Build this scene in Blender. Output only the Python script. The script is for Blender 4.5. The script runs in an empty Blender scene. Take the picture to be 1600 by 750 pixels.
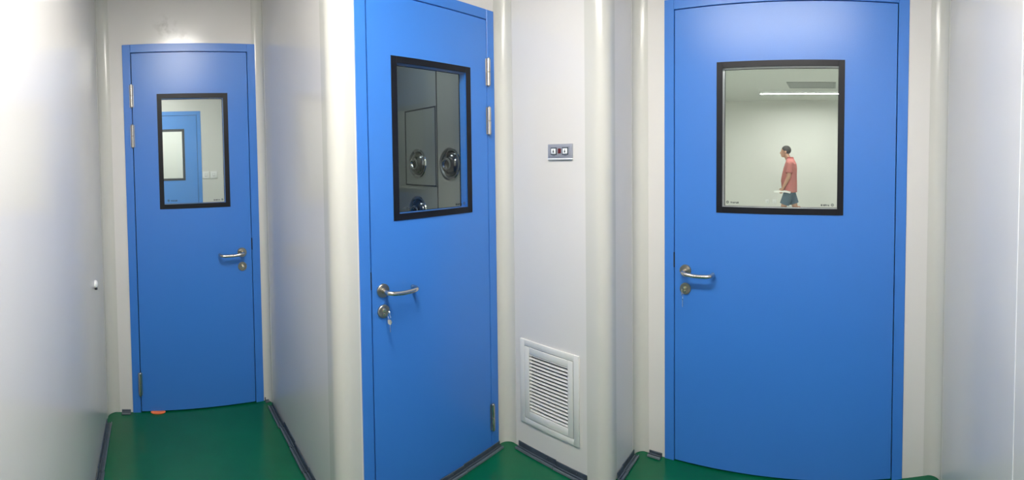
import bpy, bmesh, math, random
from mathutils import Vector, Matrix, Euler
random.seed(7)
S = bpy.context.scene
COL = S.collection
PI = math.pi

# ------------------------------------------------------------------ camera (hand-held sweep panorama: cylindrical)
EYE = 1.414
PITCH, ROLL, YAW = 0.0305, 0.0122, 0.8312
FPX, CY = 675.0, 271.0
cd = bpy.data.cameras.new('camera')
cam = bpy.data.objects.new('camera', cd)
COL.objects.link(cam)
cd.type = 'PANO'
cd.panorama_type = 'CENTRAL_CYLINDRICAL'
cd.central_cylindrical_radius = 1.0
cd.central_cylindrical_range_u_min = -800 / FPX
cd.central_cylindrical_range_u_max = 800 / FPX
cd.central_cylindrical_range_v_min = -(750 - CY) / FPX
cd.central_cylindrical_range_v_max = CY / FPX
cd.clip_start = 0.01
cam.matrix_world = (Matrix.Translation((0, 0, EYE)) @ Matrix.Rotation(-YAW, 4, 'Z')
                    @ Matrix.Rotation(PI / 2 - PITCH, 4, 'X') @ Matrix.Rotation(-ROLL, 4, 'Z'))
S.camera = cam

# ------------------------------------------------------------------ light levels and exposure
LAMP_JUNCTION = 62.0
LAMP_ROOM = 36.0
LAMP_LAB = 105.0
LAMP_BOOTH = 60.0
w = bpy.data.worlds.new('world')
S.world = w
w.use_nodes = True
w.node_tree.nodes['Background'].inputs[0].default_value = (.5, .55, .6, 1)
w.node_tree.nodes['Background'].inputs[1].default_value = 0.05
S.view_settings.view_transform = 'Standard'
S.view_settings.look = 'None'
S.view_settings.exposure = 0.0
S.view_settings.gamma = 1.0
S.view_settings.use_curve_mapping = False
S.cycles.use_denoising = True
S.cycles.max_bounces = 10
S.cycles.diffuse_bounces = 6
S.cycles.glossy_bounces = 4
S.cycles.transparent_max_bounces = 16
S.cycles.sample_clamp_indirect = 6
S.cycles.caustics_reflective = False

# ------------------------------------------------------------------ materials
def mat(name, col, rough=.5, metal=0, spec=.5, bump=0, bscale=400, var=0, vscale=3, coat=0, emit=0, coat_rough=.1):
    m = bpy.data.materials.new(name)
    m.use_nodes = True
    nt = m.node_tree
    b = nt.nodes['Principled BSDF']
    b.inputs['Base Color'].default_value = (*col, 1)
    b.inputs['Roughness'].default_value = rough
    b.inputs['Metallic'].default_value = metal
    b.inputs['Specular IOR Level'].default_value = spec
    if coat:
        b.inputs['Coat Weight'].default_value = coat
        b.inputs['Coat Roughness'].default_value = coat_rough
    if emit:
        b.inputs['Emission Color'].default_value = (*col, 1)
        b.inputs['Emission Strength'].default_value = emit
    tc = nt.nodes.new('ShaderNodeTexCoord')
    if bump:
        n = nt.nodes.new('ShaderNodeTexNoise')
        n.inputs['Scale'].default_value = bscale
        bp = nt.nodes.new('ShaderNodeBump')
        bp.inputs['Strength'].default_value = bump
        bp.inputs['Distance'].default_value = .001
        nt.links.new(tc.outputs['Object'], n.inputs['Vector'])
        nt.links.new(n.outputs['Fac'], bp.inputs['Height'])
        nt.links.new(bp.outputs['Normal'], b.inputs['Normal'])
    if var:
        n = nt.nodes.new('ShaderNodeTexNoise')
        n.inputs['Scale'].default_value = vscale
        n.inputs['Detail'].default_value = 6
        mr = nt.nodes.new('ShaderNodeMapRange')
        mr.inputs[1].default_value = .3
        mr.inputs[2].default_value = .7
        mr.inputs[3].default_value = 1 - var
        mr.inputs[4].default_value = 1 + var
        mx = nt.nodes.new('ShaderNodeVectorMath')
        mx.operation = 'SCALE'
        mx.inputs[0].default_value = col
        nt.links.new(tc.outputs['Object'], n.inputs['Vector'])
        nt.links.new(n.outputs['Fac'], mr.inputs[0])
        nt.links.new(mr.outputs[0], mx.inputs['Scale'])
        nt.links.new(mx.outputs[0], b.inputs['Base Color'])
        mr2 = nt.nodes.new('ShaderNodeMapRange')
        mr2.inputs[3].default_value = rough - .05
        mr2.inputs[4].default_value = rough + .07
        nt.links.new(n.outputs['Fac'], mr2.inputs[0])
        nt.links.new(mr2.outputs[0], b.inputs['Roughness'])
    return m

M = dict(
    wall=mat('painted_panel', (.67, .655, .635), .16, spec=.6, bump=.12, bscale=300, var=.012, vscale=2.5),
    cove=mat('cream_profile', (.56, .56, .525), .2, bump=.1, var=.01),
    ceiling=mat('ceiling_panel', (.55, .55, .54), .5),
    blue=mat('blue_door_paint', (.038, .175, .57), .28, bump=.3, bscale=350),
    pale_blue=mat('pale_blue_door_paint', (.10, .32, .80), .4),
    black=mat('black_border', (.004, .005, .009), .4, spec=.25),
    grey_border=mat('dark_grey_border', (.06, .07, .08), .4),
    gasket=mat('dark_gasket', (.012, .014, .025), .7),
    steel=mat('brushed_steel', (.60, .57, .52), .27, metal=1, bump=.1, bscale=600),
    chrome=mat('polished_steel', (.82, .82, .82), .08, metal=1),
    lock=mat('lock_steel', (.42, .39, .33), .3, metal=1, bump=.2, bscale=500),
    brass=mat('pale_brass', (.75, .70, .55), .25, metal=1),
    grille=mat('white_aluminium', (.69, .69, .665), .42),
    seat=mat('dark_polished_seat', (.16, .16, .17), .16, metal=1),
    grille_dark=mat('dark_duct', (.03, .03, .03), .7),
    track=mat('dark_base_track', (.048, .068, .090), .42, var=.25, vscale=30),
    track_edge=mat('grey_track_edge', (.13, .16, .18), .4, var=.2, vscale=40),
    panel=mat('grey_switch_plate', (.34, .36, .42), .35, metal=.3),
    button=mat('white_button', (.80, .83, .86), .35),
    red=mat('dark_red_display', (.10, .012, .015), .3),
    ink=mat('dark_print', (.03, .04, .05), .6),
    white=mat('white_plastic', (.86, .86, .86), .25),
    orange=mat('orange_plastic', (.85, .20, .07), .45),
    room=mat('lab_wall_paint', (.73, .725, .69), .45, var=.01),
    lab_ceiling=mat('lab_ceiling_panel', (.58, .60, .57), .4),
    lab_floor=mat('lab_grey_green_floor', (.42, .46, .42), .4),
    booth=mat('booth_panel', (.40, .41, .39), .38),
    booth_dark=mat('booth_dark_line', (.05, .055, .06), .5),
    vent_grey=mat('grey_vent_panel', (.30, .32, .31), .5),
    spacer=mat('grey_spacer', (.45, .45, .52), .35, metal=.4),
    skin=mat('skin', (.50, .27, .18), .5),
    hair=mat('black_hair', (.025, .022, .02), .6),
    polo=mat('red_polo_cloth', (.46, .155, .14), .85, var=.06, vscale=30),
    collar=mat('dark_red_collar', (.28, .05, .05), .85),
    shorts=mat('grey_blue_shorts', (.10, .15, .20), .85, var=.1, vscale=30),
    shoe=mat('dark_shoe', (.03, .03, .035), .5),
    paper=mat('white_paper', (.88, .90, .86), .6),
    eye=mat('eye_dark', (.02, .015, .01), .3),
    lip=mat('lip', (.38, .15, .12), .5),
)
def lamp_mat(name, col, s):
    m = bpy.data.materials.new(name)
    m.use_nodes = True
    nt = m.node_tree
    nt.nodes.remove(nt.nodes['Principled BSDF'])
    e = nt.nodes.new('ShaderNodeEmission')
    e.inputs[0].default_value = (*col, 1)
    e.inputs[1].default_value = s
    nt.links.new(e.outputs[0], nt.nodes['Material Output'].inputs[0])
    return m
def glass_mat(name, tint, ior=1.5):
    m = bpy.data.materials.new(name)
    m.use_nodes = True
    nt = m.node_tree
    nt.nodes.remove(nt.nodes['Principled BSDF'])
    t = nt.nodes.new('ShaderNodeBsdfTransparent')
    t.inputs[0].default_value = (*tint, 1)
    g = nt.nodes.new('ShaderNodeBsdfGlossy')
    g.inputs['Roughness'].default_value = .0
    lw = nt.nodes.new('ShaderNodeLayerWeight')
    lw.inputs['Blend'].default_value = .5
    pw = nt.nodes.new('ShaderNodeMath'); pw.operation = 'POWER'; pw.inputs[1].default_value = 4.5
    nt.links.new(lw.outputs['Facing'], pw.inputs[0])
    f = nt.nodes.new('ShaderNodeMapRange')          # Schlick curve of a coated pane, the same from both sides
    f.inputs[3].default_value = .016; f.inputs[4].default_value = .75
    nt.links.new(pw.outputs[0], f.inputs[0])
    mx = nt.nodes.new('ShaderNodeMixShader')
    nt.links.new(f.outputs[0], mx.inputs[0])
    nt.links.new(t.outputs[0], mx.inputs[1])
    nt.links.new(g.outputs[0], mx.inputs[2])
    nt.links.new(mx.outputs[0], nt.nodes['Material Output'].inputs[0])
    return m
M['glass'] = glass_mat('window_glass', (.97, .985, .975))

def smudged(name, base, spots):
    """the panel paint with a few dirty hand marks: spots = [(x, y, z, radius, strength)] in metres"""
    m = base.copy(); m.name = name
    nt = m.node_tree
    b = nt.nodes['Principled BSDF']
    src = b.inputs['Base Color'].links[0].from_socket
    geo = nt.nodes.new('ShaderNodeTexCoord')
    nz = nt.nodes.new('ShaderNodeTexNoise'); nz.inputs['Scale'].default_value = 28; nz.inputs['Detail'].default_value = 5
    nt.links.new(geo.outputs['Object'], nz.inputs['Vector'])
    for x, y, z, r, s in spots:
        vm = nt.nodes.new('ShaderNodeVectorMath'); vm.operation = 'DISTANCE'
        vm.inputs[1].default_value = (x, y, z)
        nt.links.new(geo.outputs['Object'], vm.inputs[0])
        mr = nt.nodes.new('ShaderNodeMapRange'); mr.inputs[1].default_value = r; mr.inputs[2].default_value = 0
        mr.inputs[3].default_value = 0; mr.inputs[4].default_value = 1
        nt.links.new(vm.outputs['Value'], mr.inputs[0])
        n2 = nt.nodes.new('ShaderNodeMapRange'); n2.inputs[1].default_value = .45; n2.inputs[2].default_value = .62
        nt.links.new(nz.outputs['Fac'], n2.inputs[0])
        mu = nt.nodes.new('ShaderNodeMath'); mu.operation = 'MULTIPLY'
        nt.links.new(mr.outputs[0], mu.inputs[0]); nt.links.new(n2.outputs[0], mu.inputs[1])
        m2 = nt.nodes.new('ShaderNodeMath'); m2.operation = 'MULTIPLY'; m2.inputs[1].default_value = s
        nt.links.new(mu.outputs[0], m2.inputs[0])
        mx = nt.nodes.new('ShaderNodeMix'); mx.data_type = 'RGBA'
        mx.inputs[7].default_value = (.30, .29, .26, 1)
        nt.links.new(m2.outputs[0], mx.inputs[0]); nt.links.new(src, mx.inputs[6])
        src = mx.outputs[2]
    nt.links.new(src, b.inputs['Base Color'])
    return m
M['wall_end'] = smudged('painted_panel_marked', M['wall'], [(.10, 2.495, 2.225, .085, .5), (.20, 2.495, 2.17, .05, .35)])

def floor_material():
    m = bpy.data.materials.new('green_epoxy')
    m.use_nodes = True
    nt = m.node_tree
    b = nt.nodes['Principled BSDF']
    tc = nt.nodes.new('ShaderNodeTexCoord')
    n = nt.nodes.new('ShaderNodeTexNoise')
    n.inputs['Scale'].default_value = 2.5
    n.inputs['Detail'].default_value = 8
    n.inputs['Roughness'].default_value = .6
    cr = nt.nodes.new('ShaderNodeValToRGB')
    cr.color_ramp.elements[0].position = .35
    cr.color_ramp.elements[0].color = (.000, .085, .036, 1)
    cr.color_ramp.elements[1].position = .7
    cr.color_ramp.elements[1].color = (.001, .108, .045, 1)
    nt.links.new(tc.outputs['Object'], n.inputs['Vector'])
    nt.links.new(n.outputs['Fac'], cr.inputs[0])
    # sparse white specks of dust and drips
    v = nt.nodes.new('ShaderNodeTexVoronoi')
    v.inputs['Scale'].default_value = 9
    lt = nt.nodes.new('ShaderNodeMath')
    lt.operation = 'LESS_THAN'
    lt.inputs[1].default_value = .018
    nt.links.new(tc.outputs['Object'], v.inputs['Vector'])
    nt.links.new(v.outputs['Distance'], lt.inputs[0])
    mx = nt.nodes.new('ShaderNodeMix')
    mx.data_type = 'RGBA'
    mx.inputs[7].default_value = (.35, .5, .45, 1)
    nt.links.new(lt.outputs[0], mx.inputs[0])
    nt.links.new(cr.outputs[0], mx.inputs[6])
    nt.links.new(mx.outputs[2], b.inputs['Base Color'])
    b.inputs['Roughness'].default_value = .22
    b.inputs['Specular IOR Level'].default_value = .45
    n2 = nt.nodes.new('ShaderNodeTexNoise')
    n2.inputs['Scale'].default_value = 14
    bp = nt.nodes.new('ShaderNodeBump')
    bp.inputs['Strength'].default_value = .12
    bp.inputs['Distance'].default_value = .004
    nt.links.new(tc.outputs['Object'], n2.inputs['Vector'])
    nt.links.new(n2.outputs['Fac'], bp.inputs['Height'])
    nt.links.new(bp.outputs['Normal'], b.inputs['Normal'])
    return m
M['floor'] = floor_material()

# ------------------------------------------------------------------ mesh helpers
def bx(bm, x0, x1, y0, y1, z0, z1, bev=0, seg=2, mi=0):
    vs = [bm.verts.new((x, y, z)) for z in (z0, z1) for x, y in ((x0, y0), (x1, y0), (x1, y1), (x0, y1))]
    fs = [bm.faces.new([vs[i] for i in q]) for q in ((3, 2, 1, 0), (4, 5, 6, 7), (0, 1, 5, 4), (1, 2, 6, 5), (2, 3, 7, 6), (3, 0, 4, 7))]
    bmesh.ops.recalc_face_normals(bm, faces=fs)
    for f in fs: f.material_index = mi
    if bev:
        es = list({e for f in fs for e in f.edges})
        bmesh.ops.bevel(bm, geom=es, offset=bev, segments=seg, affect='EDGES', profile=.5)
def prism(bm, pts, z0, z1):
    a = [bm.verts.new((x, y, z0)) for x, y in pts]
    b = [bm.verts.new((x, y, z1)) for x, y in pts]
    n = len(pts)
    fs = [bm.faces.new(a[::-1]), bm.faces.new(b)]
    for i in range(n):
        fs.append(bm.faces.new((a[i], a[(i + 1) % n], b[(i + 1) % n], b[i])))
    bmesh.ops.recalc_face_normals(bm, faces=fs)
def lathe(bm, prof, axis=(0, 0, 1), origin=(0, 0, 0), n=32):
    """profile [(r, h), ...] turned about axis at origin"""
    q = Vector((0, 0, 1)).rotation_difference(Vector(axis))
    o = Vector(origin)
    rings = []
    for r, h in prof:
        if r < 1e-6:
            rings.append([bm.verts.new(o + q @ Vector((0, 0, h)))])
        else:
            rings.append([bm.verts.new(o + q @ Vector((r * math.cos(2 * PI * k / n), r * math.sin(2 * PI * k / n), h))) for k in range(n)])
    fs = []
    for a, b in zip(rings, rings[1:]):
        for k in range(n):
            k2 = (k + 1) % n
            if len(a) == 1 and len(b) == 1: continue
            if len(a) == 1: fs.append(bm.faces.new((a[0], b[k2], b[k])))
            elif len(b) == 1: fs.append(bm.faces.new((a[k], a[k2], b[0])))
            else: fs.append(bm.faces.new((a[k], a[k2], b[k2], b[k])))
    if len(rings[0]) > 1: fs.append(bm.faces.new(rings[0][::-1]))
    if len(rings[-1]) > 1: fs.append(bm.faces.new(rings[-1]))
    bmesh.ops.recalc_face_normals(bm, faces=fs)
def tube(bm, pts, rad, n=14, cap=True):
    """round tube through points; rad a number or a list"""
    P = [Vector(p) for p in pts]
    R = rad if isinstance(rad, (list, tuple)) else [rad] * len(P)
    up = None
    rings = []
    for i, p in enumerate(P):
        d = ((P[min(i + 1, len(P) - 1)] - P[max(i - 1, 0)])).normalized()
        if up is None:
            up = Vector((0, 0, 1)) if abs(d.z) < .9 else Vector((1, 0, 0))
        s = d.cross(up).normalized()
        up = s.cross(d).normalized()
        rings.append([bm.verts.new(p + R[i] * (math.cos(2 * PI * k / n) * s + math.sin(2 * PI * k / n) * up)) for k in range(n)])
    fs = []
    for a, b in zip(rings, rings[1:]):
        for k in range(n):
            fs.append(bm.faces.new((a[k], a[(k + 1) % n], b[(k + 1) % n], b[k])))
    if cap:
        fs.append(bm.faces.new(rings[0][::-1])); fs.append(bm.faces.new(rings[-1]))
    bmesh.ops.recalc_face_normals(bm, faces=fs)
def ball(bm, c, r, n=16, rot=None):
    r = r if isinstance(r, (tuple, list)) else (r, r, r)
    mtx = Matrix.Translation(c) @ (rot.to_matrix().to_4x4() if rot else Matrix.Identity(4)) @ Matrix.Diagonal((*r, 1))
    bmesh.ops.create_uvsphere(bm, u_segments=n, v_segments=max(6, n * 3 // 4), radius=1, matrix=mtx)
def arc_pts(pts, k=6):
    """Catmull-Rom smoothing of a polyline"""
    P = [Vector(p) for p in pts]
    P = [P[0] * 2 - P[1]] + P + [P[-1] * 2 - P[-2]]
    out = []
    for i in range(1, len(P) - 2):
        for j in range(k):
            t = j / k
            a, b, c, d = P[i - 1:i + 3]
            out.append(.5 * ((2 * b) + (c - a) * t + (2 * a - 5 * b + 4 * c - d) * t * t + (3 * b - a - 3 * c + d) * t ** 3))
    out.append(P[-2])
    return out
def obj(name, bm, m, parent=None, smooth=True, loc=None):
    me = bpy.data.meshes.new(name)
    bm.to_mesh(me); bm.free()
    for x in (m if isinstance(m, list) else [m]): me.materials.append(x)
    if smooth:
        for p in me.polygons: p.use_smooth = True
        me.set_sharp_from_angle(angle=math.radians(35))
    o = bpy.data.objects.new(name, me)
    COL.objects.link(o)
    if parent: o.parent = parent
    if loc: o.location = loc
    return o
def tag(o, label, cat, group=None, kind=None):
    o['label'] = label
    o['category'] = cat
    if group: o['group'] = group
    if kind: o['kind'] = kind
    return o
def empty(name, loc, rz=0):
    o = bpy.data.objects.new(name, None)
    COL.objects.link(o)
    o.location = loc
    o.rotation_euler = (0, 0, rz)
    o.empty_display_size = .05
    return o
def struct(name, bm, m, smooth=True):
    o = obj(name, bm, m, None, smooth)
    o['kind'] = 'structure'
    return o
def copy_thing(root, loc, rz=None):
    c = root.copy(); COL.objects.link(c); c.location = loc
    if rz is not None: c.rotation_euler = (0, 0, rz)
    for ch in list(root.children):
        d = ch.copy(); COL.objects.link(d); d.parent = c
        for g in list(ch.children):
            e = g.copy(); COL.objects.link(e); e.parent = d
    return c
NB = bmesh.new

# ------------------------------------------------------------------ plan of the place (metres)
XL, XR, Y1, Y2, XV, YS, X3, YR = -.300, .658, 2.495, 1.480, 1.563, .897, 1.858, -.493
HC = 2.60                     # corridor ceiling
HL = 2.73                     # ceiling of the room behind the widest door
LEAF_T = .05
DOORS = dict(d1=(-.157, .617), d2=(.757, 1.497), d3=(-.328, .754))   # frame extents along the wall
TOP = 2.13
FW = .047

def slab(name, axis, at, thick, lo, hi, hole=None, z=(0, HC), m='wall'):
    """flat wall panel; axis 'X' = plane of constant x. hole = (lo, hi, top)"""
    bm = NB()
    def b(a0, a1, z0, z1):
        if axis == 'X': bx(bm, min(at, at + thick), max(at, at + thick), a0, a1, z0, z1)
        else: bx(bm, a0, a1, min(at, at + thick), max(at, at + thick), z0, z1)
    if hole:
        b(lo, hole[0], z[0], z[1]); b(hole[1], hi, z[0], z[1]); b(hole[0], hole[1], hole[2], z[1])
    else: b(lo, hi, z[0], z[1])
    return struct(name, bm, M[m])

d = DOORS
slab('wall_left', 'X', XL, -.06, YR - .06, Y1)
slab('wall_end', 'Y', Y1, .05, -1.3, .708, (d['d1'][0] + .004, d['d1'][1] - .004, TOP - .004), m='wall_end')
slab('wall_corridor', 'X', XR, .05, Y2 + .06, Y1)
slab('wall_side', 'Y', Y2, .05, XR + .06, 1.62, (d['d2'][0] + .004, d['d2'][1] - .004, TOP - .004))
gy0, gy1, gz0, gz1 = 1.100, 1.328, .203, .492          # duct opening in the wall
bm = NB()
for y0, y1, z0, z1 in ((YS + .06, gy0, 0, HC), (gy1, Y2, 0, HC), (gy0, gy1, 0, gz0), (gy0, gy1, gz1, HC)):
    bx(bm, XV, XV + .04, y0, y1, z0, z1)
struct('wall_grille', bm, M['wall'])
slab('wall_return', 'Y', YS, .04, XV + .06, X3)
slab('wall_far', 'X', X3, .05, -2.6, 3.6, (d['d3'][0] + .004, d['d3'][1] - .004, TOP + .006), (0, HL))
# right wall: two panels meeting at a joint strip
slab('wall_right', 'Y', YR, -.06, XL - .06, X3)
bm = NB(); bx(bm, 1.056, 1.0595, YR - .002, YR + .0012, 0, HC)
struct('trim_1', bm, M['white'])
# floors and ceilings
bm = NB(); bx(bm, -1.4, 1.908, -.6, 7.6, -.1, 0)
struct('floor', bm, M['floor'])
bm = NB(); bx(bm, -1.4, X3, -.6, 7.6, HC, HC + .06)
struct('ceiling', bm, M['ceiling'])

def cove(name, cx, cy, sx, sy, R=.05, fl=.012, t=.0015):
    pts = [(cx, cy), (cx + sx * (R + fl), cy), (cx + sx * (R + fl), cy + sy * t)]
    for k in range(13):
        a = PI / 2 * k / 12
        pts.append((cx + sx * (t + R - R * math.sin(a)), cy + sy * (t + R - R * math.cos(a))))
    pts += [(cx + sx * t, cy + sy * (R + fl)), (cx, cy + sy * (R + fl))]
    bm = NB(); prism(bm, pts, 0.002, HC)
    return struct(name, bm, M['cove'])
cove('trim_2', XL, Y1, 1, -1, .055)
cove('trim_3', XR, Y1, -1, -1, .045)
cove('trim_4', XV, Y2, -1, -1, .05)
cove('trim_5', X3, YS, -1, -1, .045)
cove('trim_6', X3, YR, -1, 1, .055)
def bullnose(name, cx, cy, fx, fy, R=.06, t=.0015):
    """rounded outer corner; room lies on -x and -y"""
    pts = [(cx + fx, cy + .01), (cx + fx, cy - t), (cx + R, cy - t)]
    for k in range(1, 15):
        a = PI / 2 * k / 14
        pts.append((cx + R - (R + t) * math.sin(a), cy + R - (R + t) * math.cos(a)))
    pts += [(cx - t, cy + fy), (cx + .01, cy + fy), (cx + .01, cy + R + .002), (cx + R + .002, cy + R + .002), (cx + R + .002, cy + .01)]
    bm = NB(); prism(bm, pts, 0.002, HC)
    return struct(name, bm, M['cove'])
bullnose('trim_7', XR, Y2, .092, .10)
bullnose('trim_8', XV, YS, .075, .104)

# ------------------------------------------------------------------ base tracks left along the foot of the walls
def base_track(name, segs):
    """segs: (axis, wall coordinate, room side +-1, lo, hi, height, shift)"""
    bm = NB()
    for axis, at, s, lo, hi, h, sh in segs:
        def b(d0, d1, a0, a1, z0, z1, mi=0):
            p, q = sorted((at + s * (d0 + sh), at + s * (d1 + sh)))
            if axis == 'X': bx(bm, p, q, a0, a1, z0, z1, .0012, 1, mi)
            else: bx(bm, a0, a1, p, q, z0, z1, .0012, 1, mi)
        b(.0005, .005, lo, hi, .0005, h)                     # upright leg
        b(.0, .031, lo, hi, .0005, .005)                     # foot
        b(.026, .031, lo, hi, .003, .012, 1)                 # turned-up lip
        b(.013, .016, lo, hi, .004, .012)                    # inner rib
        k = lo + .05
        while k < hi - .02:                                  # rivet heads
            b(.005, .007, k, k + .006, h * .55, h * .55 + .006, 1)
            k += .17
    return struct(name, bm, [M['track'], M['track_edge']])
base_track('baseboard_left', [('X', XL, 1, 1.99, 2.38, .028, 0), ('X', XL, 1, 1.20, 1.985, .030, .003), ('X', XL, 1, .30, 1.195, .03, .001)])
base_track('baseboard_end', [('Y', Y1, -1, -.222, -.170, .018, 0), ('Y', Y1, -1, .622, .645, .022, 0)])
base_track('baseboard_corridor', [('X', XR, -1, 2.20, 2.42, .026, .006), ('X', XR, -1, 2.03, 2.205, .03, 0), ('X', XR, -1, 1.84, 2.025, .028, .003), ('X', XR, -1, 1.56, 1.835, .028, 0)])
base_track('baseboard_side', [('Y', Y2, -1, .80, 1.26, .024, .008), ('Y', Y2, -1, 1.262, 1.498, .026, .006)])
base_track('baseboard_grille', [('X', XV, -1, 1.17, 1.40, .030, 0), ('X', XV, -1, 1.0, 1.168, .028, .002)])
base_track('baseboard_return', [('Y', YS, -1, 1.635, 1.69, .03, .004), ('Y', YS, -1, 1.692, 1.81, .030, 0)])
base_track('baseboard_far', [('X', X3, -1, .768, .835, .018, 0)])
base_track('baseboard_right', [('Y', YR, 1, .9, 1.78, .03, 0), ('Y', YR, 1, -.1, .898, .03, .002)])

# ------------------------------------------------------------------ doors
def glass_mark(bm, x, z, y, right):
    """tiny printed maker's mark: a round badge and a short line of characters"""
    sgn = -1 if right else 1
    def q(a, b, c, d_): bx(bm, min(x + sgn * a, x + sgn * b), max(x + sgn * a, x + sgn * b), y - .0004, y, z + c, z + d_)
    for k in range(12):
        a0 = 2 * PI * k / 12
        cx, cz = sgn * .006 + .005 * math.cos(a0), .005 + .005 * math.sin(a0)
        bx(bm, x + cx - .0012, x + cx + .0012, y - .0004, y, z + cz - .0012, z + cz + .0012)
    q(.004, .008, .0035, .0065)
    r = random.Random(3 if right else 5)
    for k in range(6):
        a = .020 + k * .0062
        q(a, a + .0012, 0, .007)
        q(a, a + .0045, r.choice((0, .003)), r.choice((0, .003)) + .0014 + .003)
        q(a + .0034, a + .0046, r.choice((0, .002)), .0075)

def door_builder(name, origin, rz, W, win, border='black', hinge=None, handle=None, key=False, thumb=False, leaf='blue', top=TOP, reveal='blue', marks=True, simple=False):
    """local frame: x along the wall 0..W, y = 0 at the wall face (room side is -y), z up"""
    R = empty(name, origin, rz)
    R['kind'] = 'structure'
    pr = .006
    # frame with its rebate
    bm = NB()
    for x0, x1, z0, z1 in ((0, FW, 0, top), (W - FW, W, 0, top), (FW, W - FW, top - FW, top)):
        bx(bm, x0, x1, -pr, .052, z0, z1, .0015, 1)
    obj('door_frame', bm, M[leaf], R)
    bm = NB()     # gasket seen in the gap
    g = .0
    for x0, x1, z0, z1 in ((FW, FW + .014, .004, top - FW), (W - FW - .014, W - FW, .004, top - FW), (FW, W - FW, top - FW - .014, top - FW), (FW, W - FW, .004, .02)):
        bx(bm, x0, x1, .020, .050, z0, z1)
    obj('gasket', bm, M['gasket'], R)
    # leaf with the window opening
    lx0, lx1, lz0, lz1 = FW + .0045, W - FW - .0045, .008, top - FW - .0045
    wx0, wx1, wz0, wz1 = win
    bd = .027
    ox0, ox1, oz0, oz1 = wx0 + bd - .004, wx1 - bd + .004, wz0 + bd - .004, wz1 - bd + .004
    bm = NB()
    for x0, x1, z0, z1 in ((lx0, ox0, lz0, lz1), (ox1, lx1, lz0, lz1), (ox0, ox1, lz0, oz0), (ox0, ox1, oz1, lz1)):
        bx(bm, x0, x1, -pr + .001, .044, z0, z1)
    bmesh.ops.remove_doubles(bm, verts=bm.verts, dist=1e-5)
    L = obj('door_leaf', bm, M[leaf], R)
    # black border of the window, both faces
    bm = NB()
    for ya, yb in ((-pr - .0025, -pr + .001), (.044, .0475)):
        for x0, x1, z0, z1 in ((wx0, wx0 + bd, wz0, wz1), (wx1 - bd, wx1, wz0, wz1), (wx0 + bd, wx1 - bd, wz0, wz0 + bd), (wx0 + bd, wx1 - bd, wz1 - bd, wz1)):
            bx(bm, x0, x1, ya, yb, z0, z1, .0006, 1)
    obj('window_border', bm, M[border], L)
    bm = NB()     # reveal lining between the two panes
    e = .003
    for x0, x1, z0, z1 in ((ox0, ox0 + e, oz0, oz1), (ox1 - e, ox1, oz0, oz1), (ox0 + e, ox1 - e, oz0, oz0 + e), (ox0 + e, ox1 - e, oz1 - e, oz1)):
        bx(bm, x0, x1, .002, .038, z0, z1)
    obj('window_lining', bm, M[reveal], L)
    bm = NB(); bx(bm, ox0 + .001, ox1 - .001, -.0035, .0005, oz0 + .001, oz1 - .001)
    obj('glass_pane', bm, M['glass'], L)
    if not simple:
        bm = NB(); bx(bm, ox0 + .001, ox1 - .001, .039, .043, oz0 + .001, oz1 - .001)
        obj('glass_pane', bm, M['glass'], L)
    if marks:
        bm = NB()
        glass_mark(bm, wx0 + bd + .018, wz0 + bd + .016, -.0038, False)
        glass_mark(bm, wx1 - bd - .014, wz0 + bd + .012, -.0038, True)
        o = obj('glass_mark', bm, M['ink'], L)
        o['label'] = 'small dark printed marks in the lower corners of the glass'
    # hinges: two knuckles with collars and a pin, plus the thin leaf plates
    if hinge:
        hx = FW if hinge == 'L' else W - FW
        for hz in (1.833, 1.603, .168):
            bm = NB()
            r, h = .0095, .064
            lathe(bm, [(0, -h - .004), (.005, -h - .004), (.007, -h), (r, -h + .001), (r, -.002), (r - .0015, -.001)], (0, 0, 1), (hx, -pr - .008, hz), 20)
            lathe(bm, [(r - .0015, .001), (r, .002), (r, h - .001), (.007, h), (.005, h + .004), (0, h + .004)], (0, 0, 1), (hx, -pr - .008, hz), 20)
            lathe(bm, [(.0068, -.003), (.0068, .003)], (0, 0, 1), (hx, -pr - .008, hz), 16)
            hg = obj('hinge', bm, M['steel'], R)
            bm = NB(); bx(bm, hx - .012, hx + .012, -pr - .002, -pr, hz - h, hz + h, .0006, 1)
            obj('hinge_plate', bm, M['lock'], hg)
    # lever handle, lock rose, key or thumb turn
    if handle:
        hx, sgn = handle                               # x of the rose, direction of the lever
        f = -pr + .001
        H = empty('handle', (0, 0, 0)); H.parent = R
        bm = NB(); lathe(bm, [(.0, 0), (.0275, 0), (.0275, .006), (.0255, .0085), (.012, .0085), (.011, .010), (0, .010)], (0, -1, 0), (hx, f, .905), 36)
        obj('rose', bm, M['lock'], H)
        bm = NB()
        y = f
        pts = arc_pts([(hx, y - .008, .905), (hx, y - .040, .905), (hx + sgn * .006, y - .052, .9045), (hx + sgn * .020, y - .058, .903),
                       (hx + sgn * .055, y - .058, .899), (hx + sgn * .095, y - .058, .899), (hx + sgn * .118, y - .057, .900),
                       (hx + sgn * .130, y - .050, .901), (hx + sgn * .134, y - .038, .901), (hx + sgn * .134, y - .016, .901)], 5)
        tube(bm, pts, .0092, 18)
        ball(bm, pts[-1], .0090, 14)
        obj('lever', bm, M['steel'], H)
        K = empty('lock', (0, 0, 0)); K.parent = R
        bm = NB(); lathe(bm, [(0, 0), (.0265, 0), (.0265, .006), (.0245, .0085), (0, .0085)], (0, -1, 0), (hx, f, .822), 36)
        obj('lock_rose', bm, M['lock'], K)
        bm = NB()
        lathe(bm, [(0, .0085), (.0085, .0085), (.0085, .012), (0, .012)], (0, -1, 0), (hx, f, .826), 20)
        bx(bm, hx - .005, hx + .005, f - .012, f - .0085, .806, .822, .002, 2)
        obj('lock_cylinder', bm, M['brass'], K)
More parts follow.
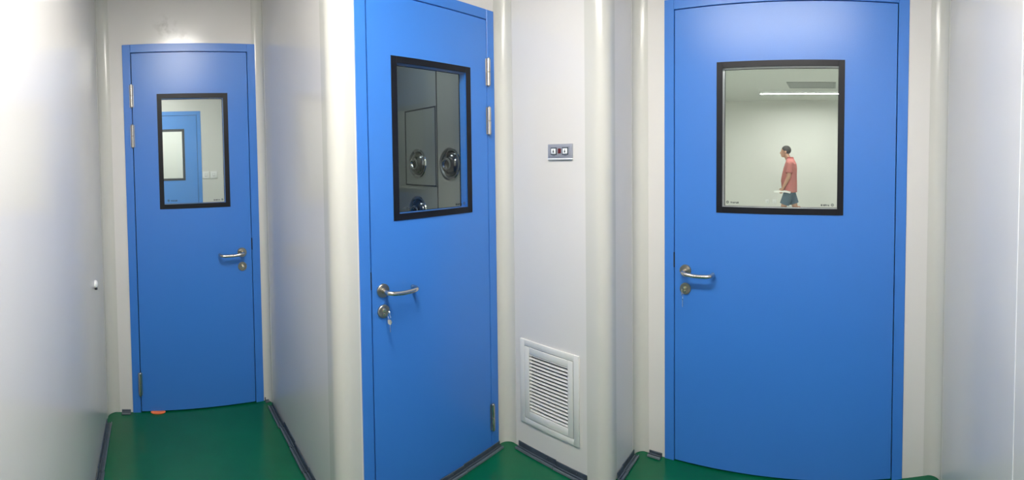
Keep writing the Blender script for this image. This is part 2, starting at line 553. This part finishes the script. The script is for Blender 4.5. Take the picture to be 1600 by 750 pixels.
        if key:
            bm = NB()
            bx(bm, hx - .001, hx + .001, f - .030, f - .010, .822, .829)            # blade in the cylinder
            lathe(bm, [(0, -.0012), (.011, -.0012), (.0115, 0), (.011, .0012), (0, .0012)], (1, 0, 0), (hx, f - .040, .826), 20)
            n = 14                                                                    # ring and the second key hanging
            ring = [(hx, f - .046 + .010 * math.cos(a), .812 + .010 * math.sin(a)) for a in [2 * PI * k / n for k in range(n + 1)]]
            tube(bm, ring, .0011, 6, False)
            lathe(bm, [(0, -.0012), (.0105, -.0012), (.011, 0), (.0105, .0012), (0, .0012)], (1, .35, 0), (hx + .002, f - .046, .792), 20)
            bx(bm, hx + .001, hx + .003, f - .050, f - .042, .752, .784, .0006, 1)
            obj('key', bm, M['chrome'], K)
        if thumb:
            bm = NB()
            bx(bm, hx - .007, hx + .009, f - .026, f - .010, .817, .831, .004, 3)
            obj('thumb_turn', bm, M['brass'], K)
        # strike plate visible in the gap
        sx = W - FW if hx > W / 2 else FW
        bm = NB(); bx(bm, sx - .002, sx + .002, -pr - .0005, .01, .915, .985)
        obj('strike_plate', bm, M['gasket'], R)
    return R
d1 = door_builder('door_1', (d['d1'][0], Y1, 0), 0, d['d1'][1] - d['d1'][0],
                  (.035 + .157, .446 + .157, 1.177, 1.841), hinge='L', handle=(.507 + .157, -1), thumb=True)
tag(d1, 'narrow blue door with its hinges on the left at the end of the corridor', 'door')
d2 = door_builder('door_2', (d['d2'][0], Y2, 0), 0, d['d2'][1] - d['d2'][0],
                  (.915 - .757, 1.340 - .757, 1.177, 1.841), hinge='R', handle=(.857 - .757, 1), key=True)
tag(d2, 'blue door with a dark window, set at an angle beside the wall with the louvred grille', 'door')
# local x runs toward -Y for the wall that faces -X
d3 = door_builder('door_3', (X3, d['d3'][1], 0), -PI / 2, d['d3'][1] - d['d3'][0],
                  (.754 - .505, .754 + .053, 1.177, 1.841), handle=(.754 - .650, 1), key=True, reveal='spacer', top=TOP + .01)
tag(d3, 'widest blue door, its window showing a person in a bright room', 'door')

# ------------------------------------------------------------------ things on the walls of the corridor
def grille():
    R = empty('ventilation_grille', (XV, (1.380 + 1.038) / 2, .1407), -PI / 2)     # local -y faces the room, local x = -Y
    hw, H = .171, .408
    tag(R, 'white louvred return air grille set low in the wall between two blue doors', 'grille')
    def ring(bm, a, b, ya, yb, bev=.0015):
        (x0, x1, z0, z1), (u0, u1, w0, w1) = a, b
        for q in ((x0, u0, z0, z1), (u1, x1, z0, z1), (u0, u1, z0, w0), (u0, u1, w1, z1)):
            bx(bm, q[0], q[1], ya, yb, q[2], q[3], bev, 2)
    O = (-hw, hw, 0, H); I = (-hw + .028, hw - .028, .028, H - .028); C = (-.108, .112, .066, .348)
    C = (-.1125, .1125, .066, .346)
    bm = NB(); ring(bm, O, I, -.009, 0)
    obj('flange', bm, M['grille'], R)
    bm = NB(); ring(bm, (I[0] + .0025, I[1] - .0025, I[2] + .0025, I[3] - .0025), C, -.011, .012)
    obj('louvre_frame', bm, M['grille'], R)
    bm = NB(); ring(bm, (I[0] - .0005, I[1] + .0005, I[2] - .0005, I[3] + .0005), (I[0] + .004, I[1] - .004, I[2] + .004, I[3] - .004), -.006, -.0005, 0)
    obj('shadow_gap_ring', bm, M['track'], R)  # dark ring behind the joint, shade of the gap put in as colour
    bm = NB()
    n = 17
    for k in range(n):
        z = C[2] + .008 + (C[3] - C[2] - .012) * k / (n - 1)
        # inclined blade: front edge low, back edge high
        t = .0012
        vs = []
        for x in (C[0], C[1]):
            vs.append([bm.verts.new((x, yy, zz)) for yy, zz in ((-.009, z - .003), (-.009, z - .003 + t * 1.8), (.001, z + .002 + t), (.001, z + .002))])
        a, b = vs
        fs = [bm.faces.new((a[i], a[(i + 1) % 4], b[(i + 1) % 4], b[i])) for i in range(4)] + [bm.faces.new(a[::-1]), bm.faces.new(b)]
        bmesh.ops.recalc_face_normals(bm, faces=fs)
    obj('louvre_blades', bm, M['grille'], R)
    bm = NB()
    for q in ((-.1138, .1138, .13, .132, .063, .350),):
        bx(bm, *q)
    bx(bm, -.1138, -.1128, .012, .13, .063, .350); bx(bm, .1128, .1138, .012, .13, .063, .350)
    bx(bm, -.1138, .1138, .012, .13, .0630, .064); bx(bm, -.1138, .1138, .012, .13, .349, .350)
    obj('duct_box', bm, M['grille_dark'], R)
grille()

def switch_panel():
    R = empty('interlock_panel', (XV, 1.130, 1.421), -PI / 2)
    tag(R, 'small grey door interlock panel with two white buttons and a dark red display', 'panel')
    bm = NB(); bx(bm, -.0665, .0665, -.009, 0, 0, .063, .002, 2)
    obj('face_plate', bm, M['panel'], R)
    bm = NB(); bx(bm, -.058, .058, -.0105, -.009, .008, .055, .0006, 1)
    o = obj('inner_plate', bm, M['panel'], R)
    for x in (-.032, .031):
        bm = NB(); bx(bm, x - .0165, x + .0165, -.0112, -.0105, .0145, .0475)
        f = obj('button_surround', bm, M['track'], R)
        bm = NB(); bx(bm, x - .0125, x + .0125, -.0145, -.0112, .019, .043, .002, 2)
        b = obj('button', bm, M['button'], R)
        bm = NB()     # person-like dark symbol on the button
        bx(bm, x - .0022, x + .0022, -.0150, -.0145, .024, .034); bx(bm, x - .004, x + .004, -.0150, -.0145, .028, .031)
        ball(bm, (x, -.0146, .0365), (.0022, .0005, .0022), 10)
        obj('symbol', bm, M['ink'], b)
        bm = NB(); bx(bm, x - .008, x + .008, -.0108, -.0105, .0105, .0125)
        obj('caption', bm, M['ink'], R)
    bm = NB(); bx(bm, -.0085, .0085, -.012, -.0105, .021, .043, .001, 1)
    obj('display', bm, M['red'], R)
    bm = NB(); bx(bm, -.0665, .0665, -.011, -.0002, -.006, -.0005, .0008, 1)
    obj('lower_lip', bm, M['button'], R)
switch_panel()

bm = NB()
lathe(bm, [(0, 0), (.019, 0), (.0195, .003), (.018, .008), (.013, .0125), (.006, .0145), (0, .015)], (1, 0, 0), (XL, 2.091, .857), 32)
o = empty('wall_plug', (XL, 2.091, .857))
tag(o, 'round white cap stuck on the left wall near the far corner', 'cap')
bm.transform(Matrix.Translation((-XL, -2.091, -.857)))
obj('cap', bm, M['white'], o)
bm = NB(); bx(bm, 0, .012, -.005, .005, -.028, -.018, .002, 2)
p = obj('clip', bm, M['gasket'], o)

# orange cap lying under the narrow door
bm = NB(); lathe(bm, [(0, 0), (.040, 0), (.043, .003), (.042, .006), (.030, .0075), (.028, .006), (0, .0055)], (0, 0, 1), (0, 0, 0), 32)
bm.transform(Matrix.Diagonal((1, .45, 1, 1)))
o = obj('plastic_lid', bm, M['orange'], None, True, (-.012, 2.484, .001))
tag(o, 'flat orange plastic lid on the green floor at the foot of the narrow door', 'lid')

# ------------------------------------------------------------------ ceiling lamps of the corridor (above the picture)
def ceiling_lamp(loc, rz, L, W, m, label, tubes=False, group=None):
    R = empty('ceiling_lamp', loc, rz)
    tag(R, label, 'lamp', group)
    bm = NB()
    h = .05
    for q in ((-L / 2, L / 2, -W / 2, -W / 2 + .012), (-L / 2, L / 2, W / 2 - .012, W / 2), (-L / 2, -L / 2 + .012, -W / 2 + .012, W / 2 - .012), (L / 2 - .012, L / 2, -W / 2 + .012, W / 2 - .012)):
        bx(bm, *q, -h, 0, .002, 1)
    obj('housing', bm, M['white'], R)
    bm = NB(); bx(bm, -L / 2 + .012, L / 2 - .012, -W / 2 + .012, W / 2 - .012, -h + .004, -.004)
    obj('diffuser', bm, m, R)
    return R
mB = lamp_mat('junction_lamp_light', (1, .962, .90), LAMP_JUNCTION)
ceiling_lamp((.30, .45, HC), PI / 2, 1.2, .30, mB, 'long white ceiling lamp above the junction in front of the widest door')

# ------------------------------------------------------------------ room behind door_1
Yb = 5.2
slab('wall_room_left', 'X', -1.2, -.05, Y1 + .05, Yb, m='room')
slab('wall_room_right', 'X', .708, .03, Y1, 3.30, m='room')
slab('wall_room_step', 'Y', 3.30, .03, .708, 1.4, m='room')
slab('wall_room_side', 'X', 1.4, .05, 3.30, Yb, m='room')
D4 = (-.20, .593)
slab('wall_room_end', 'Y', Yb, .05, -1.25, 1.45, (D4[0] + .004, D4[1] - .004, 2.09 - .004), m='room')
d4 = door_builder('door_4', (D4[0], Yb, 0), 0, D4[1] - D4[0], (.19, .592, 1.259, 1.878), leaf='pale_blue', border='grey_border', top=2.09, reveal='spacer', marks=False, simple=True)
tag(d4, 'light blue door with a small window seen through the glass of the narrow door', 'door')
slab('wall_store_left', 'X', -1.2, -.05, Yb + .05, 7.2, m='room')
slab('wall_store_right', 'X', 1.4, .05, Yb + .05, 7.2, m='room')
slab('wall_store_end', 'Y', 7.2, .05, -1.25, 1.45, m='room')
mC = lamp_mat('room_lamp_light', (1, .98, .94), LAMP_ROOM)
ceiling_lamp((-.2, 4.0, HC), PI / 2, 1.2, .30, mC, 'long white ceiling lamp in the room behind the narrow door')
ceiling_lamp((.2, 6.3, HC), 0, 1.2, .28, mC, 'wide white ceiling lamp in the furthest room')

def socket(loc, rz, label, grp):
    R = empty('wall_socket', loc, rz)
    tag(R, label, 'socket', grp)
    bm = NB(); bx(bm, -.043, .043, -.009, 0, -.043, .043, .003, 2)
    obj('cover_plate', bm, M['white'], R)
    bm = NB()
    for x0, x1, z0, z1 in ((-.012, -.009, .006, .018), (.009, .012, .006, .018), (-.002, .002, -.020, -.010), (-.014, -.010, -.016, -.006), (.010, .014, -.016, -.006)):
        bx(bm, x0, x1, -.0095, -.009, z0, z1)
    obj('socket_holes', bm, M['ink'], R)
    return R
socket((.640, Yb, 1.315), 0, 'white square wall plate next to the light blue door, the left of the pair', 'wall plates behind the narrow door')
socket((.737, Yb, 1.315), 0, 'white square wall plate further from the light blue door, the right of the pair', 'wall plates behind the narrow door')

# ------------------------------------------------------------------ air shower cabin behind door_2
XB, YB = 1.60, 3.20
slab('wall_booth_left', 'X', .738, .02, Y2 + .05, YB, m='booth')
slab('wall_booth_end', 'Y', YB, .02, .738, XB, m='booth')
slab('wall_booth_right', 'X', XB, .03, Y2 + .05, YB, m='booth')
bm = NB(); bx(bm, .738, XB, Y2 + .05, YB, 2.25, 2.30)
struct('ceiling_booth', bm, M['booth'])
bm = NB()                 # recessed panel outline on the nozzle wall
for y0, y1, z0, z1 in ((2.075, 2.083, 1.26, 1.75), (2.402, 2.41, 1.26, 1.75), (2.075, 2.41, 1.742, 1.75), (2.075, 2.41, 1.26, 1.268)):
    bx(bm, XB - .003, XB + .001, y0, y1, z0, z1)
bx(bm, XB - .004, XB + .001, 2.060, 2.066, .02, 2.24)
struct('trim_9', bm, M['booth_dark'])
def nozzle(loc, label):
    R = empty('air_nozzle', loc, 0)
    tag(R, label, 'nozzle', 'round steel air nozzles behind the dark window')
    ax = (-1, 0, 0)
    bm = NB(); lathe(bm, [(.070, 0), (.093, 0), (.095, .003), (.092, .008), (.084, .010), (.074, .006), (.066, -.004), (.060, -.004), (.060, 0)], ax, (0, 0, 0), 48)
    obj('flange', bm, M['chrome'], R)
    bm = NB(); lathe(bm, [(0, .001), (.072, .001), (.070, .006), (.060, .018), (.045, .028), (.034, .032)], ax, (0, 0, 0), 40)
    obj('ball_seat', bm, M['seat'], R)
    bm = NB(); lathe(bm, [(.034, .022), (.037, .030), (.034, .038), (.027, .040), (.023, .034), (.016, .026), (0, .025)], (-1, -.15, -.1), (0, 0, 0), 36)
    obj('jet', bm, M['chrome'], R)
    return R
nz = nozzle((XB, 2.272, 1.403), 'steel air nozzle in the middle of the dark window, upper of the left pair')
b = copy_thing(nz, (XB, 1.945, 1.400)); b['label'] = 'steel air nozzle at the right edge of the dark window'
b = copy_thing(nz, (XB, 2.276, 1.100)); b['label'] = 'steel air nozzle half hidden by the bottom edge of the dark window'
mD = lamp_mat('booth_lamp_light', (.85, .95, 1), LAMP_BOOTH)
bm = NB(); lathe(bm, [(0, 0), (.06, 0), (.06, .02), (.05, .026), (0, .026)], (0, 0, -1), (0, 0, 0), 32)
L = obj('booth_lamp', bm, mD, None, True, (1.05, 2.0, 2.25))
tag(L, 'small round lamp under the roof of the air shower cabin', 'lamp')

# ------------------------------------------------------------------ bright room behind door_3, with the person
XE = 9.6
slab('wall_lab_left', 'Y', 3.55, .05, X3 + .05, XE, z=(0, HL), m='room')
slab('wall_lab_right', 'Y', -2.55, -.05, X3 + .05, XE, z=(0, HL), m='room')
slab('wall_lab_end', 'X', XE, .05, -2.6, 3.6, z=(0, HL), m='room')
bm = NB(); bx(bm, X3 + .05, XE + .05, -2.6, 3.6, -.1, 0)
struct('floor_lab', bm, M['lab_floor'])
bm = NB(); bx(bm, X3, XE + .05, -2.6, 3.6, HL, HL + .05)
struct('ceiling_lab', bm, M['lab_ceiling'])
mE = lamp_mat('lab_lamp_light', (1, .985, .95), LAMP_LAB)
ceiling_lamp((8.30, .62, HL), PI / 2, 1.55, .10, mE, 'long bright strip lamp on the ceiling above the person', group='strip lamps in the bright room')
ceiling_lamp((5.0, -1.2, HL), PI / 2, 1.55, .22, mE, 'strip lamp on the ceiling outside the view, right of the window', group='strip lamps in the bright room')
ceiling_lamp((5.0, 2.6, HL), PI / 2, 1.55, .22, mE, 'strip lamp on the ceiling outside the view, left of the window', group='strip lamps in the bright room')
def ceiling_vent():
    R = empty('ceiling_vent', (7.62, .36, HL), 0)
    tag(R, 'square grey air vent panel in the ceiling beside the strip lamp', 'vent')
    bm = NB()
    for q in ((-.29, .29, -.42, -.39), (-.29, .29, .39, .42), (-.29, -.26, -.39, .39), (.26, .29, -.39, .39)):
        bx(bm, *q, -.014, 0, .003, 1)
    obj('vent_frame', bm, M['vent_grey'], R)
    bm = NB()
    for k in range(12):
        x = -.25 + k * .044
        bx(bm, x, x + .030, -.39, .39, -.010, -.006)
    obj('vent_slats', bm, M['vent_grey'], R)
    bm = NB(); bx(bm, -.26, .26, -.39, .39, -.004, -.001)
    obj('vent_backing', bm, M['vent_grey'], R)
ceiling_vent()
socket((XE, 1.430, .475), -PI / 2, 'white wall socket low in the bright room, the left of the pair', 'wall sockets left of the person')
socket((XE, 1.265, .475), -PI / 2, 'white wall socket low in the bright room, nearer to the person', 'wall sockets left of the person')

# ------------------------------------------------------------------ the person (local: forward +y, own left -x, up z)
def capsule(bm, a, b, ra, rb, n=16, flat=False):
    """tapered limb between two joints, rounded ends unless flat"""
    a, b = Vector(a), Vector(b)
    dv = b - a
    L = dv.length
    if flat: prof = [(0, 0), (ra, 0), (rb, L), (0, L)]
    else:
        prof = [(ra * math.sin(t), -ra * math.cos(t)) for t in (0, .4, .8, 1.2)] + [(ra, 0), (rb, L)] + [(rb * math.sin(t), L + rb * math.cos(t)) for t in (1.2, .8, .4, 0)]
        prof[0] = (0, -ra); prof[-1] = (0, L + rb)
    lathe(bm, prof, dv.normalized(), a, n)
def fuse(name, bm, m, parent, voxel, smooth_it=4):
    """melt overlapping shapes into one continuous surface"""
    o = obj(name, bm, m, None, False)
    md = o.modifiers.new('r', 'REMESH'); md.mode = 'VOXEL'; md.voxel_size = voxel; md.use_smooth_shade = True
    sm = o.modifiers.new('s', 'SMOOTH'); sm.iterations = smooth_it; sm.factor = .5
    dg = bpy.context.evaluated_depsgraph_get()
    me = bpy.data.meshes.new_from_object(o.evaluated_get(dg))
    o.modifiers.clear()
    old = o.data; o.data = me; me.name = name
    bpy.data.meshes.remove(old)
    me.materials.clear(); me.materials.append(m)
    for p in me.polygons: p.use_smooth = True
    if parent: o.parent = parent
    return o
def person(loc, rz):
    R = empty('person', loc, rz)
    tag(R, 'person in a red polo shirt and grey blue shorts, walking left behind the glass', 'person')
    hd = Vector((0, .085, 1.575))
    bm = NB()
    # skull, face, jaw, nose, ears, neck
    ball(bm, hd + Vector((0, -.010, .025)), (.074, .094, .092), 24)
    ball(bm, hd + Vector((0, .028, -.030)), (.060, .064, .085), 20)
    ball(bm, hd + Vector((0, .055, -.085)), (.036, .034, .028), 14)
    capsule(bm, hd + Vector((0, .083, .008)), hd + Vector((0, .104, -.030)), .010, .0145, 10)
    ball(bm, hd + Vector((0, .084, -.060)), (.026, .014, .013), 12)
    capsule(bm, hd + Vector((-.030, .074, .026)), hd + Vector((.030, .074, .026)), .012, .012, 10)
    for s in (-1, 1):
        ball(bm, hd + Vector((s * .075, -.006, -.012)), (.010, .019, .031), 12)
    capsule(bm, (0, -.005, 1.37), hd + Vector((0, -.010, -.055)), .062, .054, 18)
    # trunk
    ball(bm, (0, -.020, 1.26), (.175, .115, .17), 24)
    ball(bm, (0, .005, 1.05), (.155, .125, .18), 24)
    ball(bm, (0, -.005, .88), (.165, .125, .13), 24)
    for s in (-1, 1):
        ball(bm, (s * .150, -.02, 1.335), (.050, .052, .050), 16)
    # legs: own left (-x, nearer the corridor) forward, right trailing
    for s, knee, ank, toe in ((-1, (-.085, .105, .475), (-.085, .155, .085), (-.085, .30, .035)), (1, (.085, -.105, .475), (.085, -.345, .165), (.085, -.27, .035))):
        hip = (s * .085, -.005, .87)
        capsule(bm, hip, knee, .092, .058, 20)
        capsule(bm, knee, ank, .055, .038, 18)
        ball(bm, Vector(knee).lerp(Vector(ank), .3) + Vector((0, -.016, 0)), (.050, .052, .10), 16)
        capsule(bm, Vector(ank) + Vector((0, -.015, -.03)), toe, .038, .030, 14)
    # arms: left forearm bent a little forward holding the paper; right arm swinging back
    hands = []
    for s, el, wr in ((-1, (-.215, -.005, 1.085), (-.190, .105, .865)), (1, (.215, -.09, 1.08), (.205, -.02, .84))):
        capsule(bm, (s * .170, -.02, 1.325), el, .046, .041, 18)
        capsule(bm, el, wr, .041, .027, 18)
        wv = Vector(wr); fd = (wv - Vector(el)).normalized()
        pal = wv + fd * .055
        capsule(bm, wv, pal, .026, .030, 14)
        side = Vector((0, 1, 0)) if s < 0 else Vector((0, 1, 0))
        side = (side - fd * side.dot(fd)).normalized()
        inw = Vector((-s, 0, 0)); inw = (inw - fd * inw.dot(fd)).normalized()
        for k, ln in enumerate((.066, .075, .070, .055)):          # four fingers, curled inwards
            base = pal + side * (.027 - k * .017) + fd * .018
            m1 = base + fd * ln * .5 + inw * ln * .10
            m2 = m1 + fd * ln * .28 + inw * ln * .30
            m3 = m2 + fd * ln * .02 + inw * ln * .32
            capsule(bm, base, m1, .0095, .009, 8); capsule(bm, m1, m2, .009, .008, 8); capsule(bm, m2, m3, .008, .007, 8)
        t0 = wv + fd * .030 + side * .022
        t1 = t0 + side * .026 + fd * .022 + inw * .010
        t2 = t1 + fd * .026 + inw * .016
        capsule(bm, t0, t1, .012, .010, 8); capsule(bm, t1, t2, .010, .008, 8)
        hands.append(pal + fd * .05 + inw * .015)
    fuse('body', bm, M['skin'], R, .006, 3)
    # hair: cap over the skull, short at the sides
    bm = NB()
    ball(bm, hd + Vector((0, -.016, .030)), (.0785, .0975, .0925), 96)
    h = [v for v in bm.verts if (v.co - hd).z < -.045 + max(0, (v.co - hd).y + .035) * .95 + .004 * math.sin(v.co.y * 300)]
    bmesh.ops.delete(bm, geom=h, context='VERTS')
    bmesh.ops.solidify(bm, geom=bm.faces[:], thickness=.006)
    obj('hair', bm, M['hair'], R)
    for s in (-1, 1):
        bm = NB(); ball(bm, hd + Vector((s * .028, .083, .006)), (.010, .004, .0035), 10)
        obj('eye', bm, M['eye'], R)
        bm = NB(); ball(bm, hd + Vector((s * .031, .081, .027)), (.016, .006, .0035), 12)
        obj('eyebrow', bm, M['hair'], R)
    bm = NB(); ball(bm, hd + Vector((0, .0915, -.058)), (.020, .0065, .0055), 12)
    obj('mouth', bm, M['lip'], R)
    # polo shirt: trunk tube with flat hem, shoulders, sleeves with flat cuffs
    def ring_loft(bm, rings, n=28):
        rr = []
        for z, cx, cy, rx, ry in rings:
            rr.append([bm.verts.new((cx + rx * math.cos(2 * PI * k / n), cy + ry * math.sin(2 * PI * k / n), z)) for k in range(n)])
        fs = []
        for a, b in zip(rr, rr[1:]):
            for k in range(n): fs.append(bm.faces.new((a[k], a[(k + 1) % n], b[(k + 1) % n], b[k])))
        fs += [bm.faces.new(rr[0][::-1]), bm.faces.new(rr[-1])]
        bmesh.ops.recalc_face_normals(bm, faces=fs)
    bm = NB()
    ring_loft(bm, [(.765, 0, -.005, .190, .150), (.80, 0, -.003, .192, .152), (.90, 0, .004, .188, .158), (1.0, 0, .010, .183, .162), (1.12, 0, .002, .182, .150),
                   (1.24, 0, -.014, .192, .138), (1.33, 0, -.022, .185, .118), (1.385, 0, -.02, .140, .092), (1.43, 0, -.008, .086, .078), (1.445, 0, -.004, .078, .074)])
    for s, el in ((-1, (-.215, -.005, 1.085)), (1, (.215, -.09, 1.08))):
        sh = Vector((s * .172, -.02, 1.338)); e = Vector(el)
        ball(bm, sh + Vector((-s * .008, 0, 0)), (.070, .074, .066), 18)
        capsule(bm, sh, sh.lerp(e, .74), .066, .070, 20, True)
    fuse('polo_shirt', bm, M['polo'], R, .007, 8)
    bm = NB(); ring_loft(bm, [(1.425, 0, -.006, .082, .080), (1.452, 0, -.004, .076, .076), (1.468, 0, -.002, .067, .070)])
    obj('collar', bm, M['collar'], R)
    # shorts
    bm = NB()
    ring_loft(bm, [(.73, 0, -.005, .165, .120), (.80, 0, -.005, .170, .130), (.88, 0, -.005, .155, .125), (.92, 0, 0, .14, .11)])
    for s, knee in ((-1, (-.085, .105, .475)), (1, (.085, -.105, .475))):
        hip = Vector((s * .080, -.005, .80)); k = Vector(knee)
        capsule(bm, hip, hip.lerp(k, .84), .098, .098, 22, True)
    fuse('shorts', bm, M['shorts'], R, .008, 4)
    # shoes
    for s, ank, toe, up in ((-1, (-.085, .130, .05), (-.085, .315, .038), 0), (1, (.085, -.325, .125), (.085, -.235, .040), 1)):
        bm = NB()
        a, t = Vector(ank), Vector(toe)
        capsule(bm, a + Vector((0, -.02, -.008)), t, .046, .036, 16)
        ball(bm, a + Vector((0, -.01, .015)), (.045, .055, .045), 14)
        fuse('shoe', bm, M['shoe'], R, .007, 3)
    return R, hands
PX, PY = 8.60, .835
pr_, hands = person((PX, PY, 0), 0)
# the sheet of paper held in the near hand
h = Vector((PX, PY, 0)) + hands[0]
bm = NB()
n = 8
gr = [[bm.verts.new((-.075 + .15 * j, -.165 + .33 * i / n, .012 * math.sin(i / n * PI * 1.6) + .004 * j)) for j in (0, 1)] for i in range(n + 1)]
for i in range(n): bm.faces.new((gr[i][0], gr[i + 1][0], gr[i + 1][1], gr[i][1]))
bmesh.ops.solidify(bm, geom=bm.faces[:], thickness=.003)
o = obj('paper_sheet', bm, M['paper'], None, True, (h.x - .085, h.y - .035, h.z + .018))
o.rotation_euler = (math.radians(6), math.radians(-10), 0)
tag(o, 'white sheets of paper held flat in the hand of the person', 'paper')
